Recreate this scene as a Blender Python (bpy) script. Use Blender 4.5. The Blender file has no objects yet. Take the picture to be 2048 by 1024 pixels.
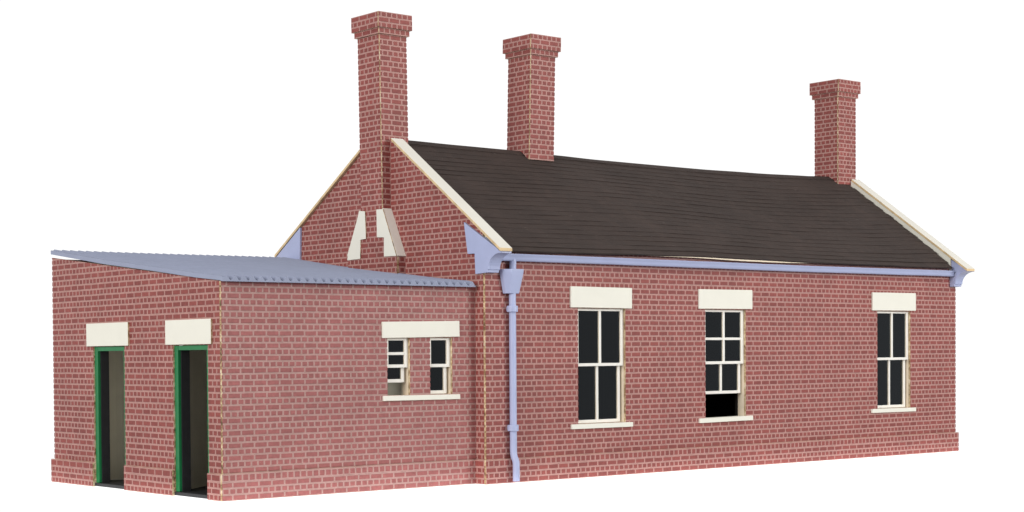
import bpy, bmesh, math, random
from mathutils import Vector, Matrix
from mathutils.geometry import tessellate_polygon
random.seed(7)
S = 0.01                      # everything below is laid out in centimetres
scene = bpy.context.scene
COL = scene.collection

# ------------------------------------------------------------------ camera
cam_d = bpy.data.cameras.new('camera')
cam = bpy.data.objects.new('camera', cam_d); COL.objects.link(cam)
F, CX, CY = 3389.55, 707.61, 791.02
ROLL, PITCH, YAW = (math.radians(a) for a in (-0.50632637, -1.3595012, 37.28021052))
fw = Vector((math.sin(YAW)*math.cos(PITCH), math.cos(YAW)*math.cos(PITCH), math.sin(PITCH)))
rt = Vector((math.cos(YAW), -math.sin(YAW), 0)); up = rt.cross(fw)
r2 = math.cos(ROLL)*rt + math.sin(ROLL)*up
u2 = -math.sin(ROLL)*rt + math.cos(ROLL)*up
M = Matrix(((r2.x, u2.x, -fw.x), (r2.y, u2.y, -fw.y), (r2.z, u2.z, -fw.z))).to_4x4()
M.translation = Vector((-40.99896551, -45.97223796, 4.73729588))*S
cam.matrix_world = M
cam_d.sensor_width = 36.0
cam_d.lens = F/2048*36
cam_d.shift_x = (1024-CX)/2048
cam_d.shift_y = (CY-512)/2048
cam_d.clip_start = 0.01; cam_d.clip_end = 60
scene.camera = cam

# ------------------------------------------------------------------ light
world = bpy.data.worlds.new('World'); scene.world = world; world.use_nodes = True
bg = world.node_tree.nodes['Background']
# studio surround: a lit white cyclorama behind the model, a dimmer pale room in front of it
wt = world.node_tree
w_tc = wt.nodes.new('ShaderNodeTexCoord'); w_dot = wt.nodes.new('ShaderNodeVectorMath'); w_dot.operation = 'DOT_PRODUCT'
wt.links.new(w_tc.outputs['Generated'], w_dot.inputs[0]); w_dot.inputs[1].default_value = (0.6057, 0.7957, 0)
w_mr = wt.nodes.new('ShaderNodeMapRange'); w_mr.interpolation_type = 'SMOOTHSTEP'
w_mr.inputs['From Min'].default_value = .05; w_mr.inputs['From Max'].default_value = .45
w_mr.inputs['To Min'].default_value = .30; w_mr.inputs['To Max'].default_value = 1.06
wt.links.new(w_dot.outputs['Value'], w_mr.inputs['Value']); w_sep = wt.nodes.new('ShaderNodeSeparateXYZ'); wt.links.new(w_tc.outputs['Generated'], w_sep.inputs[0])
w_el = wt.nodes.new('ShaderNodeMapRange'); w_el.interpolation_type = 'SMOOTHSTEP'      # the cyclorama ends overhead
w_el.inputs['From Min'].default_value = .42; w_el.inputs['From Max'].default_value = .66
w_el.inputs['To Min'].default_value = 1.06; w_el.inputs['To Max'].default_value = 0.30
wt.links.new(w_sep.outputs['Z'], w_el.inputs['Value'])
w_min = wt.nodes.new('ShaderNodeMath'); w_min.operation = 'MINIMUM'
wt.links.new(w_mr.outputs[0], w_min.inputs[0]); wt.links.new(w_el.outputs[0], w_min.inputs[1]); wt.links.new(w_min.outputs[0], bg.inputs[1])
bg.inputs[0].default_value = (1, 1, 1, 1)

def softbox(name, pos, target, sx, sy, watts, col):
    d = bpy.data.lights.new(name, 'AREA'); d.shape = 'RECTANGLE'; d.size = sx*S; d.size_y = sy*S
    d.energy = watts; d.color = col
    o = bpy.data.objects.new(name, d); COL.objects.link(o)
    p = Vector(pos)*S; o.location = p
    o.rotation_euler = (Vector(target)*S-p).to_track_quat('-Z', 'Y').to_euler()
    return o
softbox('softbox_front', (47, -80, 28), (4, 4, 6), 40, 30, 5.4, (1, .985, .96))
softbox('coping_fill', (-6, -72, 84), (8, 5, 8), 70, 50, 2.0, (1, .99, .97))  # added fill lamp, brightens the copings
softbox('softbox_side', (-120, -26, 40), (-4, 6, 6), 60, 60, 11.8, (1, .98, .95))

scene.view_settings.view_transform = 'Standard'
scene.view_settings.look = 'None'
scene.view_settings.exposure = 0.0
scene.view_settings.gamma = 1.0
scene.view_settings.use_curve_mapping = False
scene.cycles.max_bounces = 8

# ------------------------------------------------------------------ materials
def new_mat(name):
    m = bpy.data.materials.new(name); m.use_nodes = True
    nt = m.node_tree
    return m, nt, nt.nodes['Principled BSDF']
def N(nt, t, **kw):
    n = nt.nodes.new(t)
    for k, v in kw.items(): setattr(n, k, v)
    return n
def ramp(nt, stops, interp='LINEAR'):
    n = N(nt, 'ShaderNodeValToRGB'); n.color_ramp.interpolation = interp
    els = n.color_ramp.elements
    while len(els) < len(stops): els.new(0.5)
    for e, (p, c) in zip(els, stops):
        e.position = p; e.color = (c[0], c[1], c[2], 1) if isinstance(c, (tuple, list)) else (c, c, c, 1)
    return n
def mix(nt, blend='MIX', fac=None, a=None, b=None):
    n = N(nt, 'ShaderNodeMix', data_type='RGBA', blend_type=blend)
    for sock, v in ((n.inputs['Factor'], fac), (n.inputs['A'], a), (n.inputs['B'], b)):
        if v is None: continue
        if hasattr(v, 'links'): nt.links.new(v, sock)
        elif isinstance(v, (int, float)): sock.default_value = v
        else: sock.default_value = (*v, 1)
    return n.outputs['Result']
def noise(nt, vec, scale, detail=3, rough=.55):
    n = N(nt, 'ShaderNodeTexNoise'); n.inputs['Scale'].default_value = scale
    n.inputs['Detail'].default_value = detail; n.inputs['Roughness'].default_value = rough
    if vec is not None: nt.links.new(vec, n.inputs['Vector'])
    return n.outputs[0]
def ocoord(nt):                       # object position in centimetres
    t = N(nt, 'ShaderNodeTexCoord'); s = N(nt, 'ShaderNodeVectorMath', operation='SCALE')
    nt.links.new(t.outputs['Object'], s.inputs[0]); s.inputs['Scale'].default_value = 100
    return s.outputs[0]
def bump(nt, b, h, strength, dist):
    n = N(nt, 'ShaderNodeBump'); n.inputs['Strength'].default_value = strength
    n.inputs['Distance'].default_value = dist*S
    nt.links.new(h, n.inputs['Height']); nt.links.new(n.outputs[0], b.inputs['Normal'])

P, CRS = .52, .205
def brick_material(name, red1, red2, mortar, line):
    m, nt, b = new_mat(name)
    uvn = N(nt, 'ShaderNodeUVMap', uv_map='UVMap'); uv = uvn.outputs[0]
    oc = ocoord(nt)
    # hand-cut wobble of the engraving
    wob = N(nt, 'ShaderNodeTexNoise'); wob.inputs['Scale'].default_value = 2.2; wob.inputs['Detail'].default_value = 2
    nt.links.new(oc, wob.inputs['Vector'])
    sub = N(nt, 'ShaderNodeVectorMath', operation='SUBTRACT'); nt.links.new(wob.outputs['Color'], sub.inputs[0]); sub.inputs[1].default_value = (.5, .5, .5)
    scl = N(nt, 'ShaderNodeVectorMath', operation='SCALE'); nt.links.new(sub.outputs[0], scl.inputs[0]); scl.inputs['Scale'].default_value = .022
    add = N(nt, 'ShaderNodeVectorMath', operation='ADD'); nt.links.new(uv, add.inputs[0]); nt.links.new(scl.outputs[0], add.inputs[1])
    br = N(nt, 'ShaderNodeTexBrick'); nt.links.new(add.outputs[0], br.inputs['Vector'])
    br.offset = .5; br.offset_frequency = 2; br.squash = .5; br.squash_frequency = 2
    br.inputs['Scale'].default_value = 1; br.inputs['Brick Width'].default_value = P
    br.inputs['Row Height'].default_value = CRS; br.inputs['Mortar Size'].default_value = .043
    br.inputs['Mortar Smooth'].default_value = 1.0; br.inputs['Bias'].default_value = 0
    br.inputs['Color1'].default_value = (*red1, 1); br.inputs['Color2'].default_value = (*red2, 1)
    br.inputs['Mortar'].default_value = (.33, .07, .065, 1)
    fac = br.outputs['Fac']
    n1 = noise(nt, oc, 9, 4, .6); n2 = noise(nt, oc, .55, 3); n3 = noise(nt, oc, 26, 2)
    var = ramp(nt, [(.25, .80), (.75, 1.18)]); nt.links.new(n1, var.inputs[0])
    var2 = ramp(nt, [(.3, .93), (.7, 1.07)]); nt.links.new(n2, var2.inputs[0])
    red = mix(nt, 'MULTIPLY', 1.0, br.outputs['Color'], var.outputs[0])
    mor = mix(nt, 'MULTIPLY', .6, mortar, var.outputs[0])
    rim = ramp(nt, [(.12, 0), (.22, 1), (.42, 1), (.62, 0)]); nt.links.new(fac, rim.inputs[0])
    mr = ramp(nt, [(.10, 0), (.22, 1)]); nt.links.new(fac, mr.inputs[0])
    c = mix(nt, 'MIX', mr.outputs[0], red, mor)
    c = mix(nt, 'MIX', mix(nt, 'MULTIPLY', 1.0, rim.outputs[0], (.40, .40, .40)), c, line)
    # thin sooty line left by the laser in the middle of some joints
    core = ramp(nt, [(.93, 0), (1.0, 1)]); nt.links.new(fac, core.inputs[0])
    sel = ramp(nt, [(.50, 0), (.58, 1)]); nt.links.new(noise(nt, oc, 1.7, 2), sel.inputs[0])
    burn = mix(nt, 'MULTIPLY', 1.0, core.outputs[0], sel.outputs[0])
    c = mix(nt, 'MIX', mix(nt, 'MULTIPLY', 1.0, burn, (.55, .55, .55)), c, (.16, .085, .06))
    c = mix(nt, 'MULTIPLY', 1.0, c, var2.outputs[0])
    # chipped pale specks
    sp = ramp(nt, [(.735, 0), (.765, 1)]); nt.links.new(n3, sp.inputs[0])
    sp2 = ramp(nt, [(.52, 0), (.66, 1)]); nt.links.new(noise(nt, oc, 1.1, 2), sp2.inputs[0])
    c = mix(nt, 'MIX', mix(nt, 'MULTIPLY', 1.0, sp.outputs[0], sp2.outputs[0]), c, (.68, .48, .40))
    nt.links.new(c, b.inputs['Base Color'])
    b.inputs['Roughness'].default_value = .62
    b.inputs['Specular IOR Level'].default_value = .42
    h = ramp(nt, [(0, 1), (.35, 0)]); nt.links.new(fac, h.inputs[0])
    hm = mix(nt, 'ADD', .18, h.outputs[0], n1)
    bump(nt, b, hm, .75, .03)
    return m
def flat_material(name, col, rough=.6, spec=.4, var=.08, scale=3.0, bumps=.25, bdist=.01, speck=None):
    m, nt, b = new_mat(name); oc = ocoord(nt)
    n1 = noise(nt, oc, scale, 4, .6); n2 = noise(nt, oc, scale*9, 3, .6)
    r = ramp(nt, [(.25, 1-var), (.75, 1+var*.6)]); nt.links.new(n1, r.inputs[0])
    c = mix(nt, 'MULTIPLY', 1.0, col, r.outputs[0])
    if speck:
        sp = ramp(nt, [(speck[0], 0), (speck[0]+.05, 1)]); nt.links.new(n2, sp.inputs[0])
        c = mix(nt, 'MIX', sp.outputs[0], c, speck[1])
    nt.links.new(c, b.inputs['Base Color'])
    b.inputs['Roughness'].default_value = rough; b.inputs['Specular IOR Level'].default_value = spec
    if bumps: bump(nt, b, n2, bumps, bdist)
    return m
def wood_material():
    m, nt, b = new_mat('laser_cut_wood_edge'); oc = ocoord(nt)
    n1 = noise(nt, oc, 4, 4, .65); n2 = noise(nt, oc, 1.3, 2)
    r = ramp(nt, [(.30, (.10, .06, .03)), (.42, (.36, .22, .11)), (.54, (.66, .50, .30)), (.72, (.84, .74, .58))]); nt.links.new(n1, r.inputs[0])
    v = ramp(nt, [(.3, .72), (.7, 1.05)]); nt.links.new(n2, v.inputs[0])
    nt.links.new(mix(nt, 'MULTIPLY', 1.0, r.outputs[0], v.outputs[0]), b.inputs['Base Color'])
    b.inputs['Roughness'].default_value = .7
    return m
def slate_material():
    m, nt, b = new_mat('dark_shingle_paper')
    uvn = N(nt, 'ShaderNodeUVMap', uv_map='UVMap'); oc = ocoord(nt)
    br = N(nt, 'ShaderNodeTexBrick'); nt.links.new(uvn.outputs[0], br.inputs['Vector'])
    br.offset = .5; br.inputs['Scale'].default_value = 1; br.inputs['Brick Width'].default_value = .42
    br.inputs['Row Height'].default_value = 1.0; br.inputs['Mortar Size'].default_value = .012
    br.inputs['Mortar Smooth'].default_value = .3
    br.inputs['Color1'].default_value = (.052, .036, .031, 1); br.inputs['Color2'].default_value = (.045, .032, .028, 1)
    br.inputs['Mortar'].default_value = (.045, .036, .034, 1)
    st = N(nt, 'ShaderNodeMapping'); st.inputs['Scale'].default_value = (2.0, 9, 9); st.inputs['Rotation'].default_value = (0, 0, 0)
    nt.links.new(oc, st.inputs[0])
    n1 = noise(nt, st.outputs[0], 1.2, 5, .65); n2 = noise(nt, oc, .35, 3)
    r = ramp(nt, [(.25, .86), (.75, 1.16)]); nt.links.new(n1, r.inputs[0])
    r2_ = ramp(nt, [(.3, .86), (.7, 1.12)]); nt.links.new(n2, r2_.inputs[0])
    c = mix(nt, 'MULTIPLY', 1.0, br.outputs['Color'], r.outputs[0]); c = mix(nt, 'MULTIPLY', 1.0, c, r2_.outputs[0])
    # pale scuffs
    sm = N(nt, 'ShaderNodeMapping'); sm.inputs['Scale'].default_value = (5, 11, 11); sm.inputs['Rotation'].default_value = (.2, .5, .6); nt.links.new(oc, sm.inputs[0])
    sc = ramp(nt, [(.70, 0), (.78, 1)]); nt.links.new(noise(nt, sm.outputs[0], 1.0, 2), sc.inputs[0])
    c = mix(nt, 'MIX', mix(nt, 'MULTIPLY', 1.0, sc.outputs[0], (.45, .45, .45)), c, (.16, .14, .13))
    nt.links.new(c, b.inputs['Base Color'])
    b.inputs['Roughness'].default_value = .75; b.inputs['Specular IOR Level'].default_value = .3
    hh = mix(nt, 'SUBTRACT', .35, n1, br.outputs['Fac'])
    bump(nt, b, hh, .6, .03)
    return m
def glass_material():
    m, nt, b = new_mat('thin_glazing'); out = nt.nodes['Material Output']
    tr = N(nt, 'ShaderNodeBsdfTransparent'); tr.inputs[0].default_value = (.88, .89, .88, 1)
    gl = N(nt, 'ShaderNodeBsdfGlossy'); gl.inputs['Color'].default_value = (.84, .92, 1, 1); gl.inputs['Roughness'].default_value = 0.0
    fr = N(nt, 'ShaderNodeFresnel'); fr.inputs[0].default_value = 1.65
    ms = N(nt, 'ShaderNodeMixShader')
    nt.links.new(fr.outputs[0], ms.inputs[0]); nt.links.new(tr.outputs[0], ms.inputs[1]); nt.links.new(gl.outputs[0], ms.inputs[2])
    nt.links.new(ms.outputs[0], out.inputs['Surface'])
    return m
BRICK = brick_material('engraved_brick_card', (.283, .066, .057), (.218, .050, .044), (.435, .226, .202), (.62, .36, .31))
PALEBRICK = brick_material('paler_brick_card', (.335, .105, .100), (.285, .088, .084), (.415, .238, .220), (.64, .43, .37))
WOOD = wood_material(); SLATE = slate_material(); GLASS = glass_material()
CREAM = flat_material('cream_card', (.80, .785, .70), .55, .4, .03, 1.2, .12)
BOARD = flat_material('pale_card_board', (.80, .775, .70), .55, .4, .05, 1.0, .12)
SASHW = flat_material('white_sash_card', (.84, .82, .77), .6, .35, .04, 3, .2)
BLUE = flat_material('blue_grey_resin', (.40, .445, .66), .42, .5, .05, 1.5, .12, .02)
BLUESHADED = flat_material('blue_grey_resin_shaded', (.30, .33, .445), .7, .2, .07, 1.1, .15, .02)  # same resin as the gutter, darkened to imitate weaker light from above
GREEN = flat_material('green_paint', (.007, .18, .055), .45, .5, .12, 5, .3)
INCREAM = flat_material('cream_inner_card', (.78, .74, .62), .75, .2, .05, 1.5, .1)
WOOD_PALE = flat_material('pale_sash_wood', (.84, .72, .56), .7, .3, .12, 3, .2)
TAN = flat_material('fresh_cut_ply_edge', (.70, .53, .31), .7, .3, .3, 3, .2)
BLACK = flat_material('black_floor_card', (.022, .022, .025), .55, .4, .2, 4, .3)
DARK = flat_material('unlit_interior_dark', (.012, .011, .010), .85, .2, .2, 2, .1)  # near-black colour stands in for the shade of unlit interiors

# ------------------------------------------------------------------ mesh builder (centimetres in, metres out)
class MB:
    def __init__(self): self.v = []; self.f = []; self.uv = []; self.mi = []; self.mats = []
    def slot(self, m):
        if m not in self.mats: self.mats.append(m)
        return self.mats.index(m)
    def face(self, pts, mat, uvs=None):
        i0 = len(self.v); self.v += [tuple(p) for p in pts]
        self.f.append(list(range(i0, i0+len(pts)))); self.mi.append(self.slot(mat))
        self.uv.append(uvs or [(0, 0)]*len(pts))
    def box(self, x0, x1, y0, y1, z0, z1, mat, faces=None):
        c = [(x0,y0,z0),(x1,y0,z0),(x1,y1,z0),(x0,y1,z0),(x0,y0,z1),(x1,y0,z1),(x1,y1,z1),(x0,y1,z1)]
        for k, q in dict(b=(3,2,1,0), t=(4,5,6,7), f=(0,1,5,4), r=(1,2,6,5), k=(2,3,7,6), l=(3,0,4,7)).items():
            m = (faces or {}).get(k, mat)
            self.face([c[i] for i in q], m)
    def sheet(self, O, U, V, Nn, outer, holes, t, mat, edge, u0=0, v0=0, vs=1.0, back=None):
        """flat cut sheet: outline + holes in (u,v), front face at O, thickness t behind it"""
        O, U, V, Nn = Vector(O), Vector(U), Vector(V), Vector(Nn)
        W = lambda p, d: O+U*p[0]+V*p[1]-Nn*d
        loops = [outer]+list(holes)
        flat = [p for l in loops for p in l]
        tris = tessellate_polygon([[Vector((p[0], p[1], 0)) for p in l] for l in loops])
        for tri in tris:
            ps = [flat[i] for i in tri]
            a = (ps[1][0]-ps[0][0])*(ps[2][1]-ps[0][1])-(ps[1][1]-ps[0][1])*(ps[2][0]-ps[0][0])
            if abs(a) < 1e-9: continue
            if (a > 0) != (U.cross(V).dot(Nn) > 0): ps = ps[::-1]
            self.face([W(p, 0) for p in ps], mat, [(p[0]-u0, (p[1]-v0)*vs) for p in ps])
            self.face([W(p, t) for p in ps[::-1]], back or mat, [(p[0]-u0, (p[1]-v0)*vs) for p in ps[::-1]])
        for l in loops:
            for i in range(len(l)):
                a, b2 = l[i], l[(i+1) % len(l)]
                self.face([W(a, 0), W(a, t), W(b2, t), W(b2, 0)], edge)
    def prism(self, pts, axis, a, b2, mat, edge=None):
        """closed outline in the two other axes, extruded along axis from a to b2"""
        def W(p, d):
            return (d, p[0], p[1]) if axis == 0 else ((p[0], d, p[1]) if axis == 1 else (p[0], p[1], d))
        tris = tessellate_polygon([[Vector((p[0], p[1], 0)) for p in pts]])
        for tri in tris:
            self.face([W(pts[i], a) for i in tri], mat); self.face([W(pts[i], b2) for i in tri[::-1]], mat)
        for i in range(len(pts)):
            p, q = pts[i], pts[(i+1) % len(pts)]
            self.face([W(p, a), W(q, a), W(q, b2), W(p, b2)], edge or mat)
    def tube(self, path, r, mat, n=14):
        rings = []
        for i, p in enumerate(path):
            p = Vector(p); d = (Vector(path[min(i+1, len(path)-1)])-Vector(path[max(i-1, 0)])).normalized()
            a = d.cross(Vector((0, 1, .01))).normalized(); b2 = d.cross(a)
            rr = r[i] if isinstance(r, (list, tuple)) else r
            rings.append([p+(a*math.cos(2*math.pi*k/n)+b2*math.sin(2*math.pi*k/n))*rr for k in range(n)])
        for A, B in zip(rings, rings[1:]):
            for k in range(n): self.face([A[k], A[(k+1) % n], B[(k+1) % n], B[k]], mat)
        self.face(rings[0][::-1], mat); self.face(rings[-1], mat)
    def build(self, name, parent=None, bevel=0, smooth=0, weld=True):
        me = bpy.data.meshes.new(name)
        me.from_pydata([(x*S, y*S, z*S) for x, y, z in self.v], [], self.f)
        for m in self.mats: me.materials.append(m)
        uvl = me.uv_layers.new(name='UVMap'); k = 0
        for p, u, mi in zip(me.polygons, self.uv, self.mi):
            p.material_index = mi
            for c in u: uvl.data[k].uv = c; k += 1
        if weld:
            bm = bmesh.new(); bm.from_mesh(me)
            bmesh.ops.remove_doubles(bm, verts=bm.verts, dist=2e-7)
            bmesh.ops.recalc_face_normals(bm, faces=bm.faces)
            bm.to_mesh(me); bm.free()
        o = bpy.data.objects.new(name, me); COL.objects.link(o)
        if parent: o.parent = parent
        if bevel:
            md = o.modifiers.new('edge', 'BEVEL'); md.width = bevel*S; md.segments = 2; md.limit_method = 'ANGLE'; md.angle_limit = math.radians(40)
        if smooth:
            for p in me.polygons: p.use_smooth = True
            md = o.modifiers.new('split', 'EDGE_SPLIT'); md.split_angle = math.radians(smooth)
        return o
def teeth(u, z0, z1, zrow, d, course=CRS):
    """points up a sheet's upright edge with a nick at every mortar course; d < 0 cuts towards smaller u"""
    pts = [(u, z0)]; k = math.ceil((z0+.05-zrow)/course)
    while zrow+k*course < z1-.05:
        z = zrow+k*course
        pts += [(u, z-.042), (u+d, z-.026), (u+d, z+.026), (u, z+.042)]; k += 1
    return pts+[(u, z1)]
def rect(u0, u1, v0, v1): return [(u0, v0), (u1, v0), (u1, v1), (u0, v1)]
X3, Y3, Z3 = (1, 0, 0), (0, 1, 0), (0, 0, 1)
NX, NY = (-1, 0, 0), (0, -1, 0)

# ------------------------------------------------------------------ setting: white table under the model, made to glow so no shadow shows
bd = MB()
WHITE, nt, b = new_mat('glowing_white_ground')
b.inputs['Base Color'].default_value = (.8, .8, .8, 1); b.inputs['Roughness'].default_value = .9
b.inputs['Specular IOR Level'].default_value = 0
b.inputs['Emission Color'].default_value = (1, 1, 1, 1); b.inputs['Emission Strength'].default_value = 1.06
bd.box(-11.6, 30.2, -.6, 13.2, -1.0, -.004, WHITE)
table = bd.build('ground'); table['kind'] = 'structure'

# ------------------------------------------------------------------ the model
root = bpy.data.objects.new('station_building', None); COL.objects.link(root)
root.empty_display_size = .05
root['label'] = 'model brick railway station with three chimneys, dark roof and low annex under blue-grey corrugated roof'
root['category'] = 'model building'

GX, GY = .10, .10            # outer faces of left gable and front wall
RX, BY = 29.51, 12.37        # right gable, back wall
Z0 = .88                     # plinth top
TH = .10                     # brick card thickness
def cop_f(y): return 8.43+.738*(y+.85)          # underside of coping, front slope
def cop_b(y): return 13.56-.645*(y-6.10)        # back slope
RIDGE = 6.10
wins = [(4.80, 7.375, 2.05, 6.45), (12.02, 14.515, 2.05, 6.47), (23.49, 25.95, 2.14, 6.505)]

# main walls ---------------------------------------------------------------
m = MB()
outer = teeth(GX, 0.02, 8.56, Z0, .022)[::-1]+teeth(RX, 0.02, 8.56, Z0, -.03)
holes = []
for x0, x1, z0, z1 in wins:
    holes.append(teeth(x0, z0, z1, Z0, -.02)+[(x1, z1), (x1, z0)])
m.sheet((0, GY, 0), X3, Z3, NY, outer, holes, TH, BRICK, WOOD, u0=29.03, v0=Z0-CRS)
m.build('front_wall', root)

m = MB()
gp = [(GY+TH+.003, .02), (BY-TH, .02), (BY-TH, cop_b(BY-TH)-.02), (RIDGE, cop_b(RIDGE)-.02), (GY+TH+.003, cop_f(GY+TH)-.02)]
m.sheet((GX, 0, 0), Y3, Z3, NX, gp, [], TH, BRICK, WOOD, u0=5.53+.13, v0=Z0)
m.build('gable_wall', root)
m = MB()
m.sheet((RX-.003, 0, 0), Y3, Z3, X3, gp, [], TH, BRICK, WOOD, u0=.2, v0=Z0)
m.build('gable_wall', root)
m = MB()
m.sheet((0, BY, 0), X3, Z3, Y3, rect(GX, RX, .02, 8.56), [], TH, BRICK, WOOD, u0=0, v0=Z0)
m.build('back_wall', root)

# inner shell, floor and room walls, near-black in place of unlit rooms
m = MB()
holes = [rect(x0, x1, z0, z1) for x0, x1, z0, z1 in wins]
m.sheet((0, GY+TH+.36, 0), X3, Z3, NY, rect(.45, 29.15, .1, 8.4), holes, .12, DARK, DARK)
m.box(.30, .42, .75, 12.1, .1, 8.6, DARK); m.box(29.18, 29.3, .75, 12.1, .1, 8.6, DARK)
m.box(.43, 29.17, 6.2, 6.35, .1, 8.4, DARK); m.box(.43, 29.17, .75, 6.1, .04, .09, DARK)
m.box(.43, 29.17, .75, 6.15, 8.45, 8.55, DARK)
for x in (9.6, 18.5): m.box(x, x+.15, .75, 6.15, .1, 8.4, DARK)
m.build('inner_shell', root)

# plinth ------------------------------------------------------------------
def plinth_front(m, y, x0, x1, n, header_top, u0, edges, mat=None):
    BR = mat or BRICK
    zt = .62
    rows0 = -CRS if header_top else 0
    nrm = Vector(n)
    U = X3 if abs(nrm.y) > .5 else Y3
    O = (0, y, 0) if abs(nrm.y) > .5 else (y, 0, 0)
    t = .095
    lo = teeth(x0, 0, zt, 0, .02*edges[0])[::-1]+teeth(x1, 0, zt, 0, -.02*edges[1])
    m.sheet(O, U, Z3, n, lo, [], t, BR, WOOD, u0=u0, v0=rows0)
    m.sheet(O, U, Z3, n, rect(x0, x1, zt, Z0), [], t, BR, WOOD, u0=u0, v0=zt-(4*CRS if header_top else 3*CRS)*((Z0-zt)/CRS), vs=CRS/(Z0-zt))
m = MB()
plinth_front(m, 0.0, 0.0, RX+.09, NY, True, 28.6, (1, 1))
plinth_front(m, 0.0, .098, .62, NX, False, .1, (0, 0))
plinth_front(m, RX+.088, .098, BY, X3, False, .1, (0, 0))
plinth_front(m, BY+.095, 0.0, RX+.09, Y3, True, .1, (0, 0))
m.build('plinth', root)

# roof --------------------------------------------------------------------
def interp(tab, x):
    if x <= tab[0][0]: return tab[0][1]
    for (a, fa), (b2, fb) in zip(tab, tab[1:]):
        if x <= b2:
            t = (x-a)/(b2-a); t = t*t*(3-2*t); return fa+(fb-fa)*t
    return tab[-1][1]
ridge_t = [(.2, 13.17), (1.5, 13.16), (4, 13.14), (6.3, 13.135), (9.4, 13.088), (12.1, 13.048), (15.2, 13.042), (18.5, 13.04), (22, 13.08), (27, 13.17), (29, 13.16)]
eave_t = [(.2, 8.46), (1.2, 8.476), (5.7, 8.508), (8.5, 8.545), (11.4, 8.572), (14.5, 8.548), (18, 8.518), (21.2, 8.509), (29, 8.52)]
random.seed(3)
jit = {}
def wob(x, k, amp):
    i = int(math.floor(x/1.7)); t = x/1.7-i; t = t*t*(3-2*t)
    g = lambda j: jit.setdefault((j, k), random.uniform(-1, 1))
    return amp*(g(i)*(1-t)+g(i+1)*t)
def roof_pt(x, s, lift, back=False):
    ye, yr = -.15, RIDGE-.02
    ze, zr = interp(eave_t, x), interp(ridge_t, x)
    z = ze+(zr-ze)*s; y = ye+(yr-ye)*s
    z -= .05*math.sin(math.pi*s)*math.sin(x*.35+1.0)
    if back: y = 12.62-(12.62-yr)*s
    t = max(0, min(1, (x-25.5)/3)); z += .09*t*t*(3-2*t)*min(1, s*9)
    n = .6
    return (x, y+(n if back else -n)*lift, z+.8*lift)
m = MB()
NR, NXs = 23, 72
for back_side in (False, True):
    for k in range(NR):
        s0, s1 = k/NR, (k+1)/NR+.004
        xa = .22; xb = 28.93+random.uniform(-.13, .03)
        def LB(x): return max(.010, .024+wob(x, k, .014)+(.022 if k < 2 else 0)) 
        for i in range(NXs):
            x0 = xa+(xb-xa)*i/NXs; x1 = xa+(xb-xa)*(i+1)/NXs
            a, b2 = roof_pt(x0, s0+wob(x0, 50+k, .0025), LB(x0), back_side), roof_pt(x1, s0+wob(x1, 50+k, .0025), LB(x1), back_side)
            c, d = roof_pt(x1, s1, .008, back_side), roof_pt(x0, s1, .008, back_side)
            m.face([a, b2, c, d], SLATE, [(x0, k+.02), (x1, k+.02), (x1, k+.98), (x0, k+.98)])
            a2, b3 = roof_pt(x0, s0, -.02, back_side), roof_pt(x1, s0, -.02, back_side)
            m.face([a2, b3, b2, a], SLATE, [(x0, k+.02)]*4)
# folded ridge strip
for i in range(NXs):
    x0 = .22+28.71*i/NXs; x1 = .22+28.71*(i+1)/NXs
    for bk in (False, True):
        q = lambda x, s, l: roof_pt(x, s, l, bk)
        a, b2 = q(x0, .962, .05+wob(x0, 99, .02)), q(x1, .962, .05+wob(x1, 99, .02))
        c = (x1, RIDGE-.02, interp(ridge_t, x1)+.045); d = (x0, RIDGE-.02, interp(ridge_t, x0)+.045)
        m.face([a, b2, c, d], SLATE, [(x0, 60.1), (x1, 60.1), (x1, 60.9), (x0, 60.9)])
        m.face([q(x0, .962, 0), q(x1, .962, 0), b2, a], SLATE, [(x0, 60.1)]*4)
roof = m.build('roof', root)
m = MB()                                                    # ply sheet under the shingle paper
pts = []
for (y, z) in ((-.17, 8.432), (-.17, 8.50)): pts.append((y, z))
m.prism([(.3, 8.60), (.3, 8.68), (RIDGE, 12.85), (12.2, 8.68), (12.2, 8.60), (RIDGE, 12.7)], 0, .22, 28.9, WOOD)
for i in range(40):                                        # bare edge showing where the paper lifts off the eave
    a, b2 = 8.2+10.2*i/40, 8.2+10.2*(i+1)/40
    f = lambda x: .062*max(0, math.sin(math.pi*((x-8.2)/10.2)**1.5))
    za, zb = interp(eave_t, a)-.018, interp(eave_t, b2)-.018
    m.face([(a, -.135, za-f(a)), (b2, -.135, zb-f(b2)), (b2, -.135, zb), (a, -.135, za)], WOOD_PALE)
    m.face([(a, -.135, za-f(a)), (b2, -.135, zb-f(b2)), (b2, .29, zb+.1), (a, .29, za+.1)], WOOD)
m.build('roof_board', roof)

# copings and parapet linings --------------------------------------------------
for x0, x1 in ((-.03, .57), (28.93, 29.56)):
    for side in (0, 1):
        m = MB(); t = .12; dr = .055 if x0 > 20 else 0
        fz = (lambda y, dr=dr: cop_f(y)-dr) if side == 0 else (lambda y, dr=dr: cop_b(y)-dr)
        ya, yb = (-.86, 5.34 if x0 < 20 else 5.47) if side == 0 else (RIDGE+.001, 13.32)
        ns = 10
        for face_z, mat, flip in ((0, TAN, 1), (t, BOARD, 0)):
            m.face([(x0, ya, fz(ya)+face_z), (x1, ya, fz(ya)+face_z), (x1, yb, fz(yb)+face_z), (x0, yb, fz(yb)+face_z)], mat)
        for x in (x0, x1):
            m.face([(x, ya, fz(ya)), (x, yb, fz(yb)), (x, yb, fz(yb)+t), (x, ya, fz(ya)+t)], TAN)
        for y in (ya, yb):
            m.face([(x0, y, fz(y)), (x1, y, fz(y)), (x1, y, fz(y)+t), (x0, y, fz(y)+t)], TAN)
        m.build('coping', root, bevel=.012)
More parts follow.
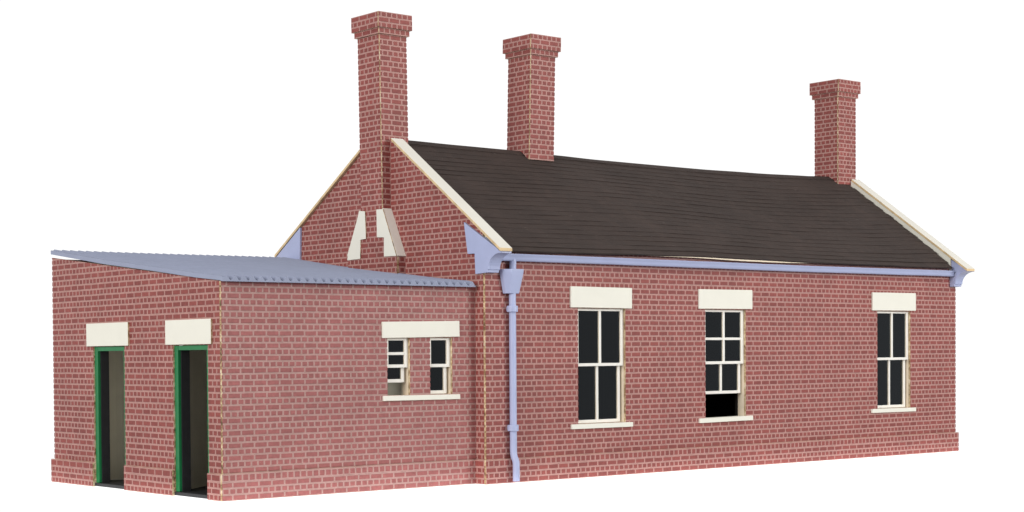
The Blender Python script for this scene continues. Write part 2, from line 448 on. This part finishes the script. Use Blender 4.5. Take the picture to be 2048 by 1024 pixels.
for x0, x1 in ((.21, .40), (28.98, 29.40)):
    m = MB()
    e = .004 if x0 < 20 else .059
    m.prism([(GY+.12, 8.3), (RIDGE, 12.6), (BY-.15, 8.3), (BY-.15, cop_b(BY-.15)-e), (RIDGE, cop_b(RIDGE)-e), (GY-.08, cop_f(GY-.08)-e), (GY-.08, 8.45)], 0, x0, x1, CREAM, WOOD)
    m.build('parapet_lining', root)

# kneelers (moulded corner brackets) -------------------------------------------
def kneeler(xo, sgn, mirror):
    """xo = outer face, sgn = direction into the building along X"""
    my = (lambda y: y) if not mirror else (lambda y: 12.47-y)
    fz = 0.0
    m = MB()
    top = [(1.133, 9.585), (.215, 9.045), (-.55, 8.60), (-.83, 8.405)]
    if mirror: top = [(1.0, cop_b(my(1.0))-.03), (-.83, cop_b(my(-.83))-.03)]
    cove = []
    for i in range(9):
        a = i/8*math.pi/2
        cove.append((-.19-.62*(1-math.cos(a)), 7.83+.53*math.sin(a)))
    prof = [(.517, 7.655), (-.13, 7.69), (-.14, 7.79), (-.185, 7.80)]+cove[1:]
    plate = top+list(reversed(prof))+[(.55, 8.405), (.935, 8.41)]
    # outer plate over the gable, with a front block as deep as the coping is wide
    m.prism([(my(y), z) for y, z in plate], 0, xo, xo+sgn*.097, BLUE)
    blk = [p for p in prof if p[0] < .05]
    blk = [(.097, 7.69)]+blk+[(-.80, 8.43), (.097, 8.98)] if not mirror else [(.097, 7.69)]+blk+[(-.80, 8.6), (.097, 9.0)]
    m.prism([(my(y), z) for y, z in blk], 0, xo+sgn*.099, xo+sgn*.58, BLUE)
    return m.build('kneeler', root, bevel=.025)
kneeler(0.0, 1, False); kneeler(0.0, 1, True)
kneeler(29.615, -1, False); kneeler(29.615, -1, True)

# gutter and downpipe -----------------------------------------------------------
m = MB()
prof = [(.095, 8.39), (.095, 8.14), (-.06, 8.125), (-.135, 8.135), (-.165, 8.17), (-.175, 8.24), (-.195, 8.31), (-.225, 8.345), (-.23, 8.39), (-.185, 8.39), (-.15, 8.28), (-.10, 8.2), (.03, 8.2), (.05, 8.39)]
xs = [.57+(28.95-.57)*i/40 for i in range(41)]
random.seed(11)
dz = [interp([(0, 0), (6, .006), (12, -.004), (18, -.012), (24, .004), (29, .02)], x)+random.uniform(-.003, .003) for x in xs]
for i in range(40):
    for j in range(len(prof)):
        p, q = prof[j], prof[(j+1) % len(prof)]
        m.face([(xs[i], p[0], p[1]+dz[i]), (xs[i+1], p[0], p[1]+dz[i+1]), (xs[i+1], q[0], q[1]+dz[i+1]), (xs[i], q[0], q[1]+dz[i])], BLUE)
m.build('gutter', root, smooth=50)
pc = 1.285
m = MB()
zs = [(7.0, -.07), (1.20, -.07), (1.08, -.075), (.96, -.11), (.86, -.17), (.78, -.205), (.68, -.215), (.07, -.215)]
m.tube([(pc-.0*z, y, z) for z, y in zs], .128, BLUE, 16)
m.tube([(1.312, -.07, 8.2), (1.312, -.07, 7.7)], .128, BLUE, 16)
pipe = m.build('downpipe', root, smooth=50)
m = MB()                                                      # faceted rainwater head
def oct_ring(z, w, d):
    return [(1.29-w, .09, z), (1.29-w, -.07, z), (1.29-w*.62, -d, z), (1.29+w*.62, -d, z), (1.29+w, -.07, z), (1.29+w, .09, z)]
rings = [oct_ring(6.945, .33, .20), oct_ring(7.10, .36, .23), oct_ring(7.66, .485, .33), oct_ring(7.76, .50, .345), oct_ring(7.83, .505, .35)]
for A, B in zip(rings, rings[1:]):
    for k in range(6): m.face([A[k], A[(k+1) % 6], B[(k+1) % 6], B[k]], BLUE)
m.face(rings[0][::-1], BLUE)
inn = oct_ring(7.83, .43, .28); low = oct_ring(7.55, .38, .24)
for k in range(6):
    m.face([rings[-1][k], rings[-1][(k+1) % 6], inn[(k+1) % 6], inn[k]], BLUE)
    m.face([inn[k], inn[(k+1) % 6], low[(k+1) % 6], low[k]], BLUE)
m.face(low, BLUE)
m.build('hopper', pipe, bevel=.015)
for z in (6.385, 2.02):
    m = MB(); m.tube([(pc-.01, -.07, z-.115), (pc-.01, -.07, z+.115)], .205, BLUE, 20)
    m.box(pc-.16, pc+.16, .0, .095, z-.09, z+.09, BLUE)
    m.build('collar', pipe, bevel=.02)

# windows -----------------------------------------------------------------------
def sash(m, x0, x1, y0, y1, z0, z1, stile, rails, vbars=(), hbars=(), skip_bottom=False):
    def bx(a, b2, c, d): m.box(a, b2, y0, y1, c, d, SASHW, {'l': WOOD_PALE, 'r': WOOD_PALE})
    bx(x0, x0+stile, z0, z1); bx(x1-stile, x1, z0, z1)
    bx(x0+stile, x1-stile, z1-rails[0], z1); bx(x0+stile, x1-stile, z0, z0+rails[1])
    for xc in vbars: bx(xc-.062, xc+.062, z0+rails[1], z1-rails[0])
    ed = [x0+stile]
    for xc in vbars: ed += [xc-.062, xc+.062]
    ed.append(x1-stile)
    for zc in hbars:
        for a, b2 in zip(ed[::2], ed[1::2]): m.box(a, b2, y0+.004, y1, zc-.05, zc+.05, SASHW)
def window(x0, x1, z0, z1, yf, zm, low0, vb=True, h_up=(), sill=None, lintel=None):
    """yf = outer wall face; zm = meeting rail centre; low0 = bottom of the lower sash"""
    yu = yf+TH+.004
    m = MB()                                                  # lining behind the opening
    yb = yu+.32
    m.box(x0-.12, x0-.001, yu, yb, z0-.1, z1+.1, WOOD_PALE); m.box(x1+.001, x1+.12, yu, yb, z0-.1, z1+.1, WOOD_PALE)
    m.box(x0-.001, x1+.001, yu+.002, yb, z1-.001, z1+.1, WOOD_PALE); m.box(x0-.001, x1+.001, yu+.002, yb, z0-.1, z0-.001, WOOD_PALE)
    w = m.build('window', root)
    xc = (x0+x1)/2
    m = MB(); sash(m, x0-.04, x1-.006, yu, yu+.10, zm-.055, z1-.006, .17, (.085, .11), [xc] if vb else [], h_up)
    us = m.build('upper_sash', w, bevel=.006)
    m = MB(); sash(m, x0-.02, x1-.09, yu+.105, yu+.20, low0, zm+.04, .15, (.09, .115), [xc-.06] if vb else [])
    ls = m.build('lower_sash', w, bevel=.006)
    m = MB(); m.box(x0+.10, x1-.15, yu+.045, yu+.052, zm, z1-.05, GLASS); m.build('pane', us)
    m = MB(); m.box(x0+.10, x1-.22, yu+.15, yu+.157, low0+.06, zm, GLASS); m.build('pane', ls)
    return w
def board(name, parent, x0, x1, y0, y1, z0, z1, tilt=0.0, bev=.014, mat=None):
    m = MB(); m.box(-(x1-x0)/2, (x1-x0)/2, y0, y1, -(z1-z0)/2, (z1-z0)/2, mat or CREAM, {'b': WOOD, 'l': CREAM})
    o = m.build(name, parent, bevel=bev)
    o.location = ((x0+x1)/2*S, 0, (z0+z1)/2*S); o.rotation_euler = (0, tilt, 0)
    return o
spec = [((4.375, 7.69, 6.468, 7.268, .004), (4.385, 7.703, 1.86, 2.042, .001), 4.30, 2.065, ()),
        ((11.588, 14.87, 6.50, 7.29, -.004), (11.596, 14.877, 1.882, 2.072, -.008), 4.305, 3.03, (5.28,)),
        ((23.068, 26.287, 6.532, 7.336, -.004), (23.008, 26.278, 1.958, 2.135, .004), 4.37, 2.16, ())]
for (x0, x1, z0, z1), (L, Sl, zm, low0, hb) in zip(wins, spec):
    w = window(x0, x1, z0, z1, GY, zm, low0, True, hb)
    board('lintel', w, L[0], L[1], GY-.07, GY+.02, L[2], L[3], L[4])
    board('sill', w, Sl[0], Sl[1], GY-.085, GY+.30, Sl[2], Sl[3], Sl[4])

# chimneys ------------------------------------------------------------------------
CZ = 17.12
def chimney(x0, x1, zb, shear, gable=False):
    y0, y1 = 5.53, 6.94
    def lean(m):
        m.v = [(x+shear*(z-12.8), y, z) for x, y, z in m.v]
        return m
    m = MB(); t = .055
    zt = CZ
    ro = CZ
    # front (-Y) and back sheets run full width; side sheets butt between them
    fr = teeth(x0, zb, zt, ro, .02)[::-1]+teeth(x1, zb, zt, ro, -.025)
    m.sheet((0, y0, 0), X3, Z3, NY, fr, [], t, BRICK, WOOD, u0=x0, v0=ro)
    m.sheet((0, y1-.01, 0), X3, Z3, Y3, rect(x0+t+.02, x1-t-.02, zb, zt), [], t, BRICK, WOOD, u0=x0, v0=ro)
    sd = teeth(y0+t+.002, zb, zt, ro, 0)[::-1]+teeth(y1, zb, zt, ro, -.02)
    m.sheet((x0+.012, 0, 0), Y3, Z3, NX, sd, [], t, BRICK, WOOD, u0=y1, v0=ro-CRS)
    m.sheet((x1-.012, 0, 0), Y3, Z3, X3, sd, [], t, BRICK, WOOD, u0=y1, v0=ro-CRS)
    ch = lean(m).build('chimney', root)
    def band(pz0, pz1, out, uoff, hole=False):
        m = MB()
        a0, a1, b0, b1 = x0-out, x1+out, y0-out, y1+out
        fr = rect(a0, a1, pz0, pz1)
        m.sheet((0, b0, 0), X3, Z3, NY, fr, [], t, BRICK, WOOD, u0=a0+uoff, v0=pz1-(pz1 > 17.5)*CRS*3-(pz1 < 17.5)*CRS)
        m.sheet((0, b1-.01, 0), X3, Z3, Y3, rect(a0+t+.02, a1-t-.02, pz0, pz1), [], t, BRICK, WOOD, u0=a0+uoff, v0=pz1-3*CRS)
        sd = rect(b0+t+.002, b1, pz0, pz1)
        m.sheet((a0+.006, 0, 0), Y3, Z3, NX, sd, [], t, BRICK, WOOD, u0=b1, v0=pz1-(pz1 > 17.5)*CRS*4-(pz1 < 17.5)*CRS*2)
        m.sheet((a1-.006, 0, 0), Y3, Z3, X3, sd, [], t, BRICK, WOOD, u0=b1, v0=pz1-3*CRS)
        m.box(a0+t, a1-t, b0+t, b1-t, pz0+.003, pz1-.06, DARK, {'b': WOOD})
        return m
    lean(band(17.122, 17.345, .085, .13)).build('corbel', ch)
    lean(band(17.347, 17.94, .165, 0)).build('cap', ch)
    return ch
ch1 = chimney(-.335, 1.0, 9.6, -.014, True)
ch1['label'] = 'tall chimney rising from the gable above cream shoulders'
ch2 = chimney(7.455, 8.84, 12.785, .028)
# trimmed to the roof: side sheets run down behind the ridge
ch3 = chimney(27.97, 29.36, 12.76, .002)
# flared breast of the gable chimney
m = MB(); XB = -.335
br_out = [(4.66, 7.2), (7.74, 7.2), (7.74, 8.50), (6.94, 10.36), (6.94, 12.0), (5.532, 12.0), (5.532, 10.36), (4.66, 8.50)]
br_out = [(4.66, 7.2), (7.74, 7.2), (7.74, 8.50), (6.94, 10.36), (5.532, 10.36), (4.66, 8.50)]
m.sheet((XB+.004, 0, 0), Y3, Z3, NX, br_out, [], .09, BRICK, WOOD, u0=6.94, v0=CZ-CRS-40*CRS)
for y, n in ((4.66, NY), (7.74, Y3)):
    m.sheet((0, y+(.001 if n == NY else -.001), 0), X3, Z3, n, rect(XB+.10, GX-.003, 7.2, 8.50), [], .09, BRICK, WOOD, u0=XB, v0=CZ-CRS-40*CRS)
m.build('breast', ch1)
m = MB(); XF = XB-.045                                        # cream shoulder pieces
def shoulder(face, slope):
    m = MB()
    m.prism(face, 0, XF, XF+.046, CREAM, WOOD)
    (ya, za), (yb, zb) = slope
    d = Vector((yb-ya, zb-za)).normalized(); n = Vector((-d.y, d.x))
    if n.y < 0: n = -n
    w = .07
    m.prism([(ya, za), (yb, zb), (yb+n.x*w, zb+n.y*w), (ya+n.x*w, za+n.y*w)], 0, XF+.05, GX-.004, BOARD, BOARD)
    return m.build('shoulder', ch1, bevel=.008)
shoulder([(5.84, 10.38), (5.45, 10.37), (4.63, 8.52), (5.40, 8.53), (5.39, 9.27), (5.82, 9.30)], ((5.55, 10.38), (4.68, 8.50)))
shoulder([(6.92, 10.40), (6.57, 10.36), (6.52, 9.28), (6.88, 9.265), (6.90, 8.52), (7.70, 8.505), (7.73, 8.72)], ((6.93, 10.40), (7.76, 8.50)))

# ------------------------------------------------------------------ annex
AX, AY, AB = -10.92, .64, 12.55          # end wall face, front wall face, back face
az_f = 7.20
def az(y): return 7.20+(8.56-7.20)*(y-AY)/(AB-AY)
m = MB()
aw = [(-4.02, -3.0, 3.31, 5.34), (-2.065, -1.03, 3.315, 5.345)]
outer = teeth(AX, .02, az_f, Z0, .02)[::-1]+[(GX-.003, .02), (GX-.003, az_f)]
holes = [teeth(x0, z0, z1, Z0, -.018)+[(x1, z1), (x1, z0)] for x0, x1, z0, z1 in aw]
m.sheet((0, AY, 0), X3, Z3, NY, outer, holes, TH, PALEBRICK, WOOD, u0=-10.705, v0=Z0-CRS)
m.build('annex_front_wall', root)

doors = [(1.49, 3.71, 5.13), (7.02, 9.32, 5.14)]
m = MB()
prof = [(AY+TH+.003, .02)]
for y0, y1, zt in doors:
    L = teeth(y0, .02, zt, Z0, .018); R = teeth(y1, .02, zt, Z0, -.018)
    prof += L+R[::-1]
prof += teeth(AB-.06, .02, az(AB-.06), Z0, -.035)
prof += [(AY+TH+.003, az(AY+TH))]
m.sheet((AX+.012, 0, 0), Y3, Z3, NX, prof, [], TH, BRICK, WOOD, u0=12.015, v0=Z0)
m.build('annex_end_wall', root)
m = MB()
m.sheet((0, AB-.07, 0), X3, Z3, Y3, rect(AX+.13, GX-.003, .02, 8.5), [rect(-8.9, -1.2, .5, 7.9)], TH, BRICK, WOOD)  # unseen opening added to let light into the annex
m.build('annex_back_wall', root)
# annex plinth, one strip per stretch of wall
m = MB()
plinth_front(m, AY-.055, AX-.07, -.002, NY, True, -10.58, (1, 0), PALEBRICK)
plinth_front(m, AX-.07, AY+.042, 1.49, NX, False, 12.15, (0, 0))
m.build('annex_plinth', root)
for y0, y1 in ((3.71, 7.02), (9.32, 12.61)):
    m = MB(); plinth_front(m, AX-.07, y0, y1, NX, False, 12.15, (0, 1 if y1 > 12 else 0))
    m.build('annex_plinth', root)
# card linings, partitions and floor
m = MB()
IX = AX+.012+TH+.003
def door_prof(off):
    p = [(AY+.25, .15)]
    for y0, y1, zt in doors: p += [(y0, .15), (y0, zt), (y1, zt), (y1, .15)]
    return p+[(AB-.2, .15), (AB-.2, az(AB-.2)-.02), (AY+.25, az(AY+.25)-.02)]
m.sheet((IX, 0, 0), Y3, Z3, NX, door_prof(0), [], .16, INCREAM, INCREAM)
m.sheet((0, AY+TH+.34, 0), X3, Z3, NY, rect(IX+.2, -.1, .15, az_f-.02), [rect(x0-.02, x1+.02, z0-.02, z1+.02) for x0, x1, z0, z1 in aw], .1, INCREAM, INCREAM)
m.sheet((0, AB-.36, 0), X3, Z3, NY, rect(IX+.2, -.1, .15, 8.4), [rect(-8.9, -1.2, .5, 7.9)], .12, INCREAM, INCREAM)  # hole continues the added light opening through the lining
cv = [(IX+.2, 10.05), (-9.85, 10.04), (-9.6, 10.0), (-9.42, 9.9), (-9.28, 9.72), (-9.20, 9.45), (-9.17, 9.1)]
m.prism(cv+[(x+.06, y+.06) for x, y in cv[::-1]], 2, .15, 8.0, INCREAM)
m.prism([(-10.35, 3.98), (-10.30, 3.90), (-8.4, 5.32), (-8.46, 5.40)], 2, .15, 7.4, INCREAM)
m.box(-8.38, -3.4, 5.8, 5.9, .15, 7.6, INCREAM)  # unseen partition added to bounce light from the back opening
m.box(-3.3, -1.93, 2.5, 2.6, .15, 7.3, INCREAM); m.box(-1.93, -1.05, 2.6, 2.7, .15, 7.3, INCREAM)
m.box(-.19, -.1, 3.0, 6.0, .15, 7.35, INCREAM)
m.build('inner_lining', root)
m = MB()
m.box(-.099, -.02, .95, 2.99, .15, 7.25, DARK)  # added dark sheet, stands in for shade behind the right-hand window
m.build('room_shade_screen', root)
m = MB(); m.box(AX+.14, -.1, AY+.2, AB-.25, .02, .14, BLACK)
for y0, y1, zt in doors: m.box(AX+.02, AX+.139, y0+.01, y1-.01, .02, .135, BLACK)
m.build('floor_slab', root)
# green door frames with cream lintels
for y0, y1, zt in doors:
    m = MB(); xa, xb = AX+.06, AX+.17
    m.box(xa, xb, y1-.25, y1-.02, .145, zt-.01, GREEN); m.box(xa, xb, y0+.004, y0+.14, .145, zt-.01, GREEN)
    m.box(xa, xb, y0+.14, y1-.27, zt-.17, zt-.01, GREEN)
    df = m.build('door_frame', root, bevel=.01)
    m = MB(); m.box(xb+.004, AX+.50, y1-.29, y1-.03, .145, zt-.01, BLACK); m.box(xb+.004, AX+.50, y0+.004, y0+.10, .145, zt-.01, BLACK); m.box(xb+.004, AX+.50, y0+.10, y1-.29, zt-.13, zt-.01, BLACK); m.build('door_jamb_shade', df)  # black liner added in place of shade on the inner jambs
    ly0, ly1 = ((1.20, 4.10) if y0 < 5 else (6.65, 9.72))
    m = MB(); m.box(AX-.055, AX+.02, ly0, ly1, 5.15, 5.985, CREAM, {'f': WOOD, 'b': WOOD}); m.build('lintel', df, bevel=.012)
# paired sash windows under one lintel
for i, (x0, x1, z0, z1) in enumerate(aw):
    w = window(x0, x1, z0, z1, AY, 4.345, 3.765 if i == 0 else 3.33, False, (4.785,) if i == 0 else ())
    if i == 0: w0 = w
board('lintel', w0, -4.265, -.715, AY-.06, AY+.02, 5.352, 5.925, -.014)
board('sill', w0, -4.25, -.715, AY-.075, AY+.30, 3.12, 3.30, .003)
# corrugated sheet roof
bot_t = [(.45, 7.188), (.63, 7.226), (2.05, 7.37), (5.0, 7.735), (8.4, 8.13), (12.34, 8.672), (12.85, 8.73)]
def bot(y):
    for (a, fa), (b2, fb) in zip(bot_t, bot_t[1:]):
        if y <= b2: return fa+(fb-fa)*(y-a)/(b2-a)
    return bot_t[-1][1]
m = MB()
pitch = .342; x0, x1 = -11.01, -.05
nx = 16*33; ys = [.42, .63, 1.3, 2.05, 3.0, 4.0, 5.0, 6.1, 7.3, 8.4, 9.4, 10.4, 11.4, 12.0, 12.38]
def top(x):
    ph = (x-x0)/pitch
    c = .5-.5*math.cos(2*math.pi*ph)
    h = .04+.155*c**1.1
    return h
xs = [x0+(x1-x0)*i/nx for i in range(nx+1)]
xs[0] = x0
sag = lambda x, y: .02*math.sin((x+11)*.45)*math.sin(y*.3)
hs = [max(top(x), .15 if x < x0+.17 else 0) for x in xs]
cut = lambda x: .02 if x < -.03 else .0
for i in range(nx):
    for a, b2 in zip(ys, ys[1:]):
        p = [(xs[i], a, bot(a)+hs[i]+sag(xs[i], a)), (xs[i+1], a, bot(a)+hs[i+1]+sag(xs[i+1], a)), (xs[i+1], b2, bot(b2)+hs[i+1]+sag(xs[i+1], b2)), (xs[i], b2, bot(b2)+hs[i]+sag(xs[i], b2))]
        m.face(p, BLUESHADED)
    for y in (ys[0], ys[-1]):
        m.face([(xs[i], y, bot(y)+sag(xs[i], y)), (xs[i+1], y, bot(y)+sag(xs[i+1], y)), (xs[i+1], y, bot(y)+hs[i+1]+sag(xs[i+1], y)), (xs[i], y, bot(y)+hs[i]+sag(xs[i], y))], BLUESHADED)
for a, b2 in zip(ys, ys[1:]):
    m.face([(x0, a, bot(a)+sag(x0, a)), (x1, a, bot(a)+sag(x1, a)), (x1, b2, bot(b2)+sag(x1, b2)), (x0, b2, bot(b2)+sag(x0, b2))], BLUESHADED)
    for x, h in ((x0, hs[0]), (x1, hs[-1])):
        m.face([(x, a, bot(a)+sag(x, a)), (x, b2, bot(b2)+sag(x, b2)), (x, b2, bot(b2)+h+sag(x, b2)), (x, a, bot(a)+h+sag(x, a))], BLUESHADED)
m.build('corrugated_roof', root, smooth=40)
